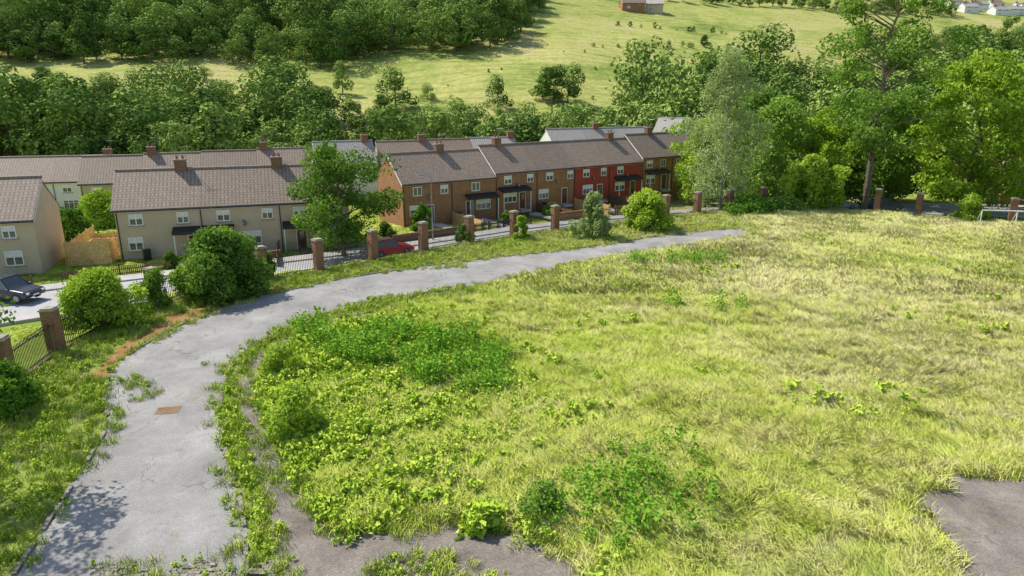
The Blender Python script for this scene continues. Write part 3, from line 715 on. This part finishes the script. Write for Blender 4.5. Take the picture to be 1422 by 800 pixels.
bush('hedge',-17.9,48.0,1.3,2.2,'leaf_dark',204,36,90,.14,'column',.4)
bush('willow_shrub',7.4,62.3,3.7,4.4,'leaf_silver',205,50,130,.2,'dome',.2,drop=.4)
bush('elder_bush',13.2,66.4,5.4,3.8,'leaf_light',206,60,140,.25,cl=.22)
bush('elder_bush',-4.2,60.2,1.8,1.7,'leaf_mid',207,30,100,.18)
bush('elder_bush',0.8,61.6,1.5,2.3,'leaf_light',208,30,90,.18)
bush('conifer_shrub',47.6,70.2,3.1,2.9,'leaf_light',209,60,110,.2)
bush('ivy_shrub',34.0,77.6,6.8,6.2,'leaf_light',210,110,120,.3,'column',.18)
bush('bramble_bush',26.5,75.2,5.5,2.0,'leaf_dark',211,60,100,.22)
bush('bramble_bush',30.5,76,4.5,1.7,'leaf_mid',212,50,100,.22)
bush('bramble_bush',-8.6,24.2,2.2,2.0,'leaf_light',213,16,170,.12,sy=1.3,cl=.34)
bush('bramble_bush',-9.4,26.6,1.8,1.1,'weed',214,12,120,.12,cl=.4)
bush('bramble_bush',-10.9,30.2,2.0,1.6,'leaf_light',215,14,140,.12,cl=.36)
bush('dock_clump',1.0,18.9,1.6,1.2,'leaf_mid',216,16,110,.11,cl=.36)
bush('butterbur_clump',-0.9,18.4,1.5,.6,'weed',217,26,24,.3,'dome',.3)
bush('ivy_shrub',-21.2,26.2,2.4,2.2,'leaf_dark',218,50,110,.14)
bush('garden_hedge',-29.3,57.0,1.6,1.5,'leaf_dark',219,30,80,.18)
bush('garden_hedge',-45.5,69,6,3,'leaf_dark',220,70,110,.25,sy=.6)
bush('garden_hedge',-47,78,6,4,'leaf_light',221,60,90,.28)
bush('garden_hedge',-9.9,74.6,2.6,3.0,'leaf_dark',222,40,90,.22)
bush('garden_hedge',-13.3,70.4,2.0,1.6,'leaf_mid',223,30,90,.2)
bush('garden_hedge',-0.6,78.5,2.0,1.8,'leaf_mid',224,30,90,.2)
bush('garden_hedge',5,84,2.2,2.4,'leaf_dark',225,30,90,.2)
bush('garden_hedge',10,88,2.0,1.7,'leaf_mid',226,30,90,.2)

# grass and weeds
def patch_mesh(name,seed,nb,h0,h1,size,width,lean,mat):
    rg=np.random.default_rng(seed); n=nb
    tc=rg.uniform(-size/2,size/2,(max(6,int(size*size*14)),2)); th=rg.uniform(.75,1.2,len(tc)); td=rg.normal(0,.85,len(tc))
    k=rg.integers(0,len(tc),n); b=tc[k]+rg.normal(0,.14,(n,2))
    h=rg.uniform(h0,h1,n)*th[k]; l=lean*rg.uniform(.4,1.5,n)*h; la=td[k]+rg.normal(0,.9,n)
    dx,dy=np.cos(la)*l,np.sin(la)*l; wa=rg.uniform(0,3.14,n); wx,wy=np.cos(wa)*width,np.sin(wa)*width
    V=np.zeros((n,6,3))
    for j,(t,wf) in enumerate(((0,.7),(.5,1),(1,.15))):
        px=b[:,0]+dx*t**1.8; py=b[:,1]+dy*t**1.8; pz=h*(t-.28*lean*t*t)
        V[:,2*j]=np.stack([px-wx*wf/2,py-wy*wf/2,pz],1); V[:,2*j+1]=np.stack([px+wx*wf/2,py+wy*wf/2,pz],1)
    o=np.arange(n)[:,None]*6
    Fq=np.concatenate([o+np.array([[0,1,3,2]]),o+np.array([[2,3,5,4]])])
    tb=rg.random(len(tc)); T=np.repeat(np.clip(tb[k]*.6+.4*rg.random(n),0,1),6)
    return npmesh(name,V.reshape(-1,3),Fq,[M[mat]],None,T)
def weed_mesh(name,seed,nl,h,rad,ls,mat,stems=5):
    rg=np.random.default_rng(seed)
    st=rg.normal(0,rad*.6,(stems,2)); k=rg.integers(0,stems,nl); z=h*rg.uniform(.15,1,nl)
    P=np.stack([st[k,0]+rg.normal(0,rad*.3,nl)*(1.2-z/h),st[k,1]+rg.normal(0,rad*.3,nl)*(1.2-z/h),z],1)
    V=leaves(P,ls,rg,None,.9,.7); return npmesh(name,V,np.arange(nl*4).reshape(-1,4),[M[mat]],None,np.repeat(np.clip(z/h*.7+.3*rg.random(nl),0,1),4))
grass=protos('grass_patches',[patch_mesh('g%d'%i,50+i,560,.24,.5,1.0,.023,.75,'grass') for i in range(5)])
tuft=protos('grass_tufts',[patch_mesh('t%d'%i,150+i,50,.22,.5,.35,.022,.5,'grass') for i in range(3)])
grass_far=protos('grass_patches_far',[patch_mesh('gf%d'%i,60+i,460,.24,.45,1.7,.045,.7,'grass') for i in range(4)])
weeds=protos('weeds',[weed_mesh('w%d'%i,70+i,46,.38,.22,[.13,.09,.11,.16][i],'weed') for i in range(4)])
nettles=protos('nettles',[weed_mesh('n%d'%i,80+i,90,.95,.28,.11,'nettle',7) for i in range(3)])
drys=protos('dry_stems',[patch_mesh('d%d'%i,90+i,16,.3,.8,.35,.018,.3,'dry') for i in range(3)])
def rpts(x0,x1,y0,y1,dens,rng):
    n=int((x1-x0)*(y1-y0)*dens); return rng.uniform(x0,x1,n),rng.uniform(y0,y1,n)
def flow(x,y): return 2.6+1.3*vnoise(x,y,.25)+.8*vnoise(x,y,.06,3)
def gz(x,y): return TZ(x,y)+fieldrise(x,y)
def lushness(x,y):
    return np.clip(1.0-(x+8)/11 + .5*vnoise(x,y,.45,1.0) - np.clip((y-34)/11,0,1),0,1)
gx=[];gy=[]
for x0,x1,y0,y1,d in [(-13,22,13,24,5.2),(-13,29,24,34,4.4),(-13,34,34,42,3.6)]:
    x,y=rpts(x0,x1,y0,y1,d,rng); gx.append(x);gy.append(y)
gx=np.concatenate(gx);gy=np.concatenate(gy)
dF=dpoly(gx,gy,FIELD)
k=inpoly(gx,gy,FIELD)&~(inpoly(gx,gy,PATCH))&(np.abs(gx)<.78*gy+2)&(dF>.35)&(dpoly(gx,gy,PATCH)>.35)
gx=gx[k];gy=gy[k]; L_=lushness(gx,gy); k=rng.random(len(gx))>L_*.6; gx=gx[k];gy=gy[k]
n=len(gx)
rot=np.stack([rng.normal(0,.04,n),rng.normal(0,.04,n),flow(gx,gy)+rng.normal(0,.35,n)],1)
sc=rng.uniform(.85,1.2,n); sz=np.clip(rng.uniform(.75,1.2,n)*(1+.3*vnoise(gx,gy,.8,5)),.35,1.6)
scatter('long_grass',grass,np.stack([gx,gy,gz(gx,gy)],1),rot,np.stack([sc,sc,sz],1),rng)
ex,ey=rpts(-13,24,13,45,12,rng); dF=dpoly(ex,ey,FIELD); k=inpoly(ex,ey,FIELD)&~inpoly(ex,ey,PATCH)&((dF<.7)|(dpoly(ex,ey,PATCH)<.7)); ex=ex[k];ey=ey[k];n=len(ex)
scatter('long_grass',tuft,np.stack([ex,ey,gz(ex,ey)],1),np.stack([rng.normal(0,.15,n),rng.normal(0,.15,n),rng.uniform(0,6.28,n)],1),rng.uniform(.5,1.2,n),rng)
x1_,y1_=rpts(-13,72,42,80,1.5,rng); k=inpoly(x1_,y1_,FIELD)&(np.abs(x1_)<.78*y1_+2)&(dpoly(x1_,y1_,FIELD)>.6); x1_=x1_[k];y1_=y1_[k]; n=len(x1_)
rot=np.stack([rng.normal(0,.04,n),rng.normal(0,.04,n),flow(x1_,y1_)+rng.normal(0,.4,n)],1)
sz=np.clip(rng.uniform(.75,1.25,n)*(1+.25*vnoise(x1_,y1_,.6,5)),.35,1.6)
scatter('long_grass',grass_far,np.stack([x1_,y1_,gz(x1_,y1_)],1),rot,np.stack([np.ones(n),np.ones(n),sz],1),rng)
dx_,dy_=rpts(-8,50,15,74,2.2,rng); k=inpoly(dx_,dy_,FIELD)&~inpoly(dx_,dy_,PATCH)&(vnoise(dx_,dy_,.18,6)+(dx_-4)/22>.25)&(np.abs(dx_)<.8*dy_+2); dx_=dx_[k];dy_=dy_[k];n=len(dx_)
scatter('seed_heads',drys,np.stack([dx_,dy_,gz(dx_,dy_)],1),np.stack([rng.normal(0,.2,n),rng.normal(0,.2,n),flow(dx_,dy_)],1),rng.uniform(.6,1.1,n),rng)
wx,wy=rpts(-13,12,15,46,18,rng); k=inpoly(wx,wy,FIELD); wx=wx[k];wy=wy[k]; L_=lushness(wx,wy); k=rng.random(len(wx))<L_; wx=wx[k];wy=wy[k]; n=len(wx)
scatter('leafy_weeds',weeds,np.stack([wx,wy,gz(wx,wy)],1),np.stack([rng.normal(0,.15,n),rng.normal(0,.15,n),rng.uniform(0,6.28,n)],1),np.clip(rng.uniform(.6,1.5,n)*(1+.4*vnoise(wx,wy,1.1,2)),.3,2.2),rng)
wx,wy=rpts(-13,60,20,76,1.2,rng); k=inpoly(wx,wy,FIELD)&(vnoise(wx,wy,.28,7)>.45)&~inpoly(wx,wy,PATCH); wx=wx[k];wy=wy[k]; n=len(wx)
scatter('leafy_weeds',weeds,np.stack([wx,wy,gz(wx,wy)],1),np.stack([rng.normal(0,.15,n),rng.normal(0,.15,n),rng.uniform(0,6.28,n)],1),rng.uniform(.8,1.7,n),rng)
def blobcond(x,y,cx,cy,rx,ry,s): return ((x-cx)/rx)**2+((y-cy)/ry)**2+.45*vnoise(x,y,.9,s)<1
nx_,ny_=rpts(-12,30,16,60,11,rng)
rr=rng.random(len(nx_))
k=blobcond(nx_,ny_,-6.8,33.2,3.4,2.6,1)|blobcond(nx_,ny_,-2.6,31.2,2.6,3.0,2)|blobcond(nx_,ny_,-1.4,28.4,1.3,1.2,5)|(blobcond(nx_,ny_,3.5,19.0,3.0,2.2,3)&(rr<.4))|(blobcond(nx_,ny_,5.5,22.0,1.8,1.2,6)&(rr<.25))|(blobcond(nx_,ny_,13,52,4,1.5,4)&(rr<.4))|(blobcond(nx_,ny_,12,40,3,1.2,6)&(rr<.2))|(blobcond(nx_,ny_,-11,36,1.2,1.6,6)&(rr<.5))
k&=(rr<.8)|(vnoise(nx_,ny_,1.6,3)>0)
nx_=nx_[k];ny_=ny_[k];n=len(nx_)
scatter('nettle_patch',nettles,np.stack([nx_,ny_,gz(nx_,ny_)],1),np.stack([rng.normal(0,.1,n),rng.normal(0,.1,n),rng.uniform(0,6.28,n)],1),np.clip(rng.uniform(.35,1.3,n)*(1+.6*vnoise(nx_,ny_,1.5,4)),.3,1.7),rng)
vx,vy=rpts(-25,26,13,79,20,rng)
ctl=vnoise(vx,vy,.7,9); din=inpoly(vx,vy,drive_poly); pin=inpoly(vx,vy,path_poly); fin=inpoly(vx,vy,FIELD); site=inpoly(vx,vy,SITE)
dd=dpoly(vx,vy,drive_poly); dp=dpoly(vx,vy,path_poly)
soil=inpoly(vx,vy,SOIL)
prob=np.where(fin,0,np.where(din,np.where((dd<.55)&(ctl>-.3),.45,0),np.where(pin,np.where((dp<.45),.45,.0)+np.where(ctl>.45,.3,0),.75)))
prob=np.where(soil&~din,.14,prob)*site
creep=(blobcond(vx,vy,-18.0,28.3,2.2,1.6,3)|blobcond(vx,vy,-6.5,51.5,3.6,1.2,4)|blobcond(vx,vy,13,64,4,1.3,8)|blobcond(vx,vy,1,46.6,2.5,.7,2)|blobcond(vx,vy,-14.5,31.5,1.1,.35,5)|blobcond(vx,vy,-16.3,22.5,1.0,2.5,5))
prob=np.where(creep&din,.3,prob)
prob=np.where((vy<16.8)&(vx>-12)&(vx<-6.5),.45,prob)
mat_=blobcond(vx,vy,-2.2,16.0,2.1,1.0,5); prob=np.where(mat_,.7,prob)
k=rng.random(len(vx))<prob; vx=vx[k];vy=vy[k]; n=len(vx)
kind=rng.random(n)+.25*vnoise(vx,vy,.5,4)
for nm,pr,sel,s0,s1 in (('verge_grass',tuft,kind<.6,.35,.95),('verge_weeds',weeds,(kind>=.6)&(kind<.92),.3,.85),('verge_dry_stems',drys,kind>=.92,.35,.8)):
    a_=vx[sel];b_=vy[sel];m_=len(a_)
    scatter(nm,pr,np.stack([a_,b_,TZ(a_,b_)],1),np.stack([rng.normal(0,.15,m_),rng.normal(0,.15,m_),rng.uniform(0,6.28,m_)],1),rng.uniform(s0,s1,m_),rng)
sl=resample(smoothline(DR_IN[1:13],1),.22,.35,8); ax=np.array([p[0]+.28 for p in sl]);ay=np.array([p[1] for p in sl]); n=len(ax)
scatter('kerbside_weeds',weeds,np.stack([ax,ay,np.zeros(n)],1),np.stack([np.zeros(n),np.zeros(n),rng.uniform(0,6.28,n)],1),rng.uniform(.3,1.1,n)*(1+.4*vnoise(ax,ay,1.5)),rng)
lx,ly=rpts(-60,30,40,100,1.2,rng); k=(~inpoly(lx,ly,SITE))&(dpoly(lx,ly,STREET,False)>6.2)&(np.abs(lx)<.8*ly+3); lx=lx[k];ly=ly[k];n=len(lx)
scatter('lawn_grass',grass_far,np.stack([lx,ly,TZ(lx,ly)],1),np.stack([np.zeros(n),np.zeros(n),rng.uniform(0,6.28,n)],1),np.stack([np.full(n,.8),np.full(n,.8),rng.uniform(.15,.4,n)],1),rng)

# ------------------------------------------------------------------ cars, lamp posts, goal
def car(name,x,y,z,rz,paint,L=4.0,W=1.72,Hh=1.45,suv=False):
    e=empty(name,(x,y,z),rz)
    m=mat_plain('car_paint_'+name,paint,.22,.6,var=.03)
    gc=.32 if suv else .22; bl=.95 if suv else .86
    mb=MB(); h=L/2
    prof=[(-h,gc+.1),(-h+.05,gc),(-h+.45,gc),(h-.45,gc),(h-.08,gc+.02),(h,gc+.2),(h-.03,bl-.22),(h-.15,bl-.12),(h-.95,bl),(-h+.2,bl+.04),(-h+.03,bl-.1)]
    mb.prism(prof,-W/2,W/2,m,axis='y'); mb.obj('body',e,.06)
    c=MB(); t=Hh
    b0=[(h-1.25,bl-.02),(h-1.95,t-.02),(-h+.55,t),(-h+.12,bl)]
    def ring(sy,inset): return [(p[0],sy*(W/2-.05-(inset if p[1]>bl+.1 else 0)),p[1]) for p in b0]
    A=ring(-1,.16);B=ring(1,.16)
    c.poly(A,M['glass']);c.poly(B[::-1],M['glass'])
    c.poly([A[0],B[0],B[1],A[1]],M['glass']); c.poly([A[2],B[2],B[3],A[3]],M['glass']); c.poly([A[1],B[1],B[2],A[2]],m)
    c.obj('cabin_glass',e)
    rf=MB(); rf.box(-h+.5,h-1.9,-W/2+.19,W/2-.19,t-.01,t+.035,m)
    for sy in (-1,1):
        for i,j in ((0,1),(3,2)):
            p=(A if sy<0 else B); rf.tube(p[i],p[j],.045,.04,m,6)
        mx=(b0[1][0]+b0[2][0])/2; rf.tube((mx,sy*(W/2-.04),bl),(mx,sy*(W/2-.2),t),.04,.035,m,6)
        ya,yb=sorted((sy*(W/2+.02),sy*(W/2+.2))); rf.box(h-1.35,h-1.15,ya,yb,bl,bl+.14,m)
        ya,yb=sorted((sy*(W/2-.38),sy*(W/2-.1))); rf.box(h-.14,h+.012,ya,yb,bl-.34,bl-.2,M['white'])
        ya,yb=sorted((sy*(W/2-.3),sy*(W/2-.08))); rf.box(-h-.012,-h+.1,ya,yb,bl-.32,bl-.1,M['render_red'])
    rf.box(h-.1,h+.02,-.26,.26,gc+.12,gc+.24,M['white']); rf.box(h-.1,h+.015,-.45,.45,gc+.3,gc+.44,M['black'])
    rf.obj('roof_and_trim',e,.015)
    w=MB(); r=.36 if suv else .31
    for wx_ in (-h+.75,h-.8):
        for sy in (-1,1):
            w.tube((wx_,sy*(W/2-.18),r),(wx_,sy*(W/2+.02),r),r,r,M['black'],20); w.tube((wx_,sy*(W/2+.02),r),(wx_,sy*(W/2+.03),r),r*.6,r*.55,M['metal'],12)
    w.obj('wheels',e); return e
car('red_car',-11.3,62.0,-1.5,R(34),(0.85,0.03,0.06),4.1,1.75,1.5)
car('dark_car',-36.6,47.6,-1.5,R(-8),(0.02,0.03,0.05),4.5,1.85,1.7,True)
car('parked_car',47.5,86.5,-1.5,R(8),(0.03,0.06,0.14))
car('parked_car',42.5,88.0,-1.5,R(2),(0.4,0.42,0.45))
car('parked_car',69,82,-1.5,R(-15),(0.7,0.7,0.7))
def lamp(x,y,z,h,rz):
    mb=MB(); mb.tube((0,0,-.3),(0,0,1.2),.09,.09,M['metal'],10); mb.tube((0,0,1.2),(0,0,h),.06,.045,M['metal'],10)
    mb.tube((0,0,h),(.7,0,h+.12),.035,.03,M['metal'],8); mb.prism([(-.14,h+.02),(.14,h+.02),(.1,h+.18),(-.1,h+.18)],.65,1.25,M['metal'])
    mb.box(.7,1.2,-.1,.1,h-.02,h+.019,M['white'])
    o=mb.obj('street_lamp'); o.location=(x,y,z); o.rotation_euler=(0,0,rz)
lamp(-8.1,68.5,-1.6,6.6,R(200)); lamp(36,92,-1.8,7,R(180))
mb=MB()
for x in (-1.6,1.6): mb.tube((x,0,0),(x,0,1.5),.05,.05,M['white'],8); mb.tube((x,0,1.5),(x,1.0,0),.03,.03,M['white'],6)
mb.tube((-1.6,0,1.5),(1.6,0,1.5),.05,.05,M['white'],8); mb.tube((-1.6,1,0),(1.6,1,0),.03,.03,M['white'],6)
o=mb.obj('goal_post'); o.location=(48.7,67.6,.15); o.rotation_euler=(0,0,R(-10))
for x,y,c_ in [(-27.5,61.8,(0.03,0.08,0.05)),(-6.2,80.3,(0.03,0.08,0.05)),(4.3,87.6,(0.03,0.03,0.03)),(-33.0,60.2,(0.03,0.03,0.03))]:
    mb=MB(); m_=mat_plain('bin_plastic',c_,.5)
    mb.prism([(-.24,0.08),(.26,0.08),(.33,.98),(-.3,.98)],-.27,.27,m_); mb.prism([(-.34,.985),(.38,.985),(.36,1.05),(-.2,1.1)],-.3,.3,m_)
    mb.tube((-.3,.24,.1),(.3,.24,.1),.1,.1,M['black'],10)
    o=mb.obj('wheelie_bin'); o.location=(x,y,-1.7); o.rotation_euler=(0,0,random.uniform(0,1))

# ------------------------------------------------------------------ light, sky, camera
el=R(50); azv=Vector((-.88,.48,0)).normalized()
sdir=Vector((azv.x*math.cos(el),azv.y*math.cos(el),math.sin(el)))
sun=bpy.data.lights.new('sun','SUN'); sun.energy=5.0; sun.angle=R(.5); sun.color=(1,.96,.89)
so=bpy.data.objects.new('sun',sun); so.rotation_euler=sdir.to_track_quat('Z','Y').to_euler(); link(so)
w=bpy.data.worlds.new('World'); scene.world=w; w.use_nodes=True; nt=w.node_tree
sky=nt.nodes.new('ShaderNodeTexSky'); sky.sky_type='NISHITA'; sky.sun_disc=False; sky.sun_elevation=el
sky.sun_rotation=math.atan2(azv.x,azv.y)
bg=nt.nodes['Background']; bg.inputs[1].default_value=.15; nt.links.new(sky.outputs[0],bg.inputs[0])
cam=bpy.data.cameras.new('camera'); cam.lens=24; cam.sensor_width=36; cam.clip_end=3000; cam.clip_start=.1
co=bpy.data.objects.new('camera',cam); co.location=(0,0,13); co.rotation_euler=(R(74),0,0); link(co); scene.camera=co
scene.view_settings.view_transform='Standard'; scene.view_settings.look='None'; scene.view_settings.exposure=0
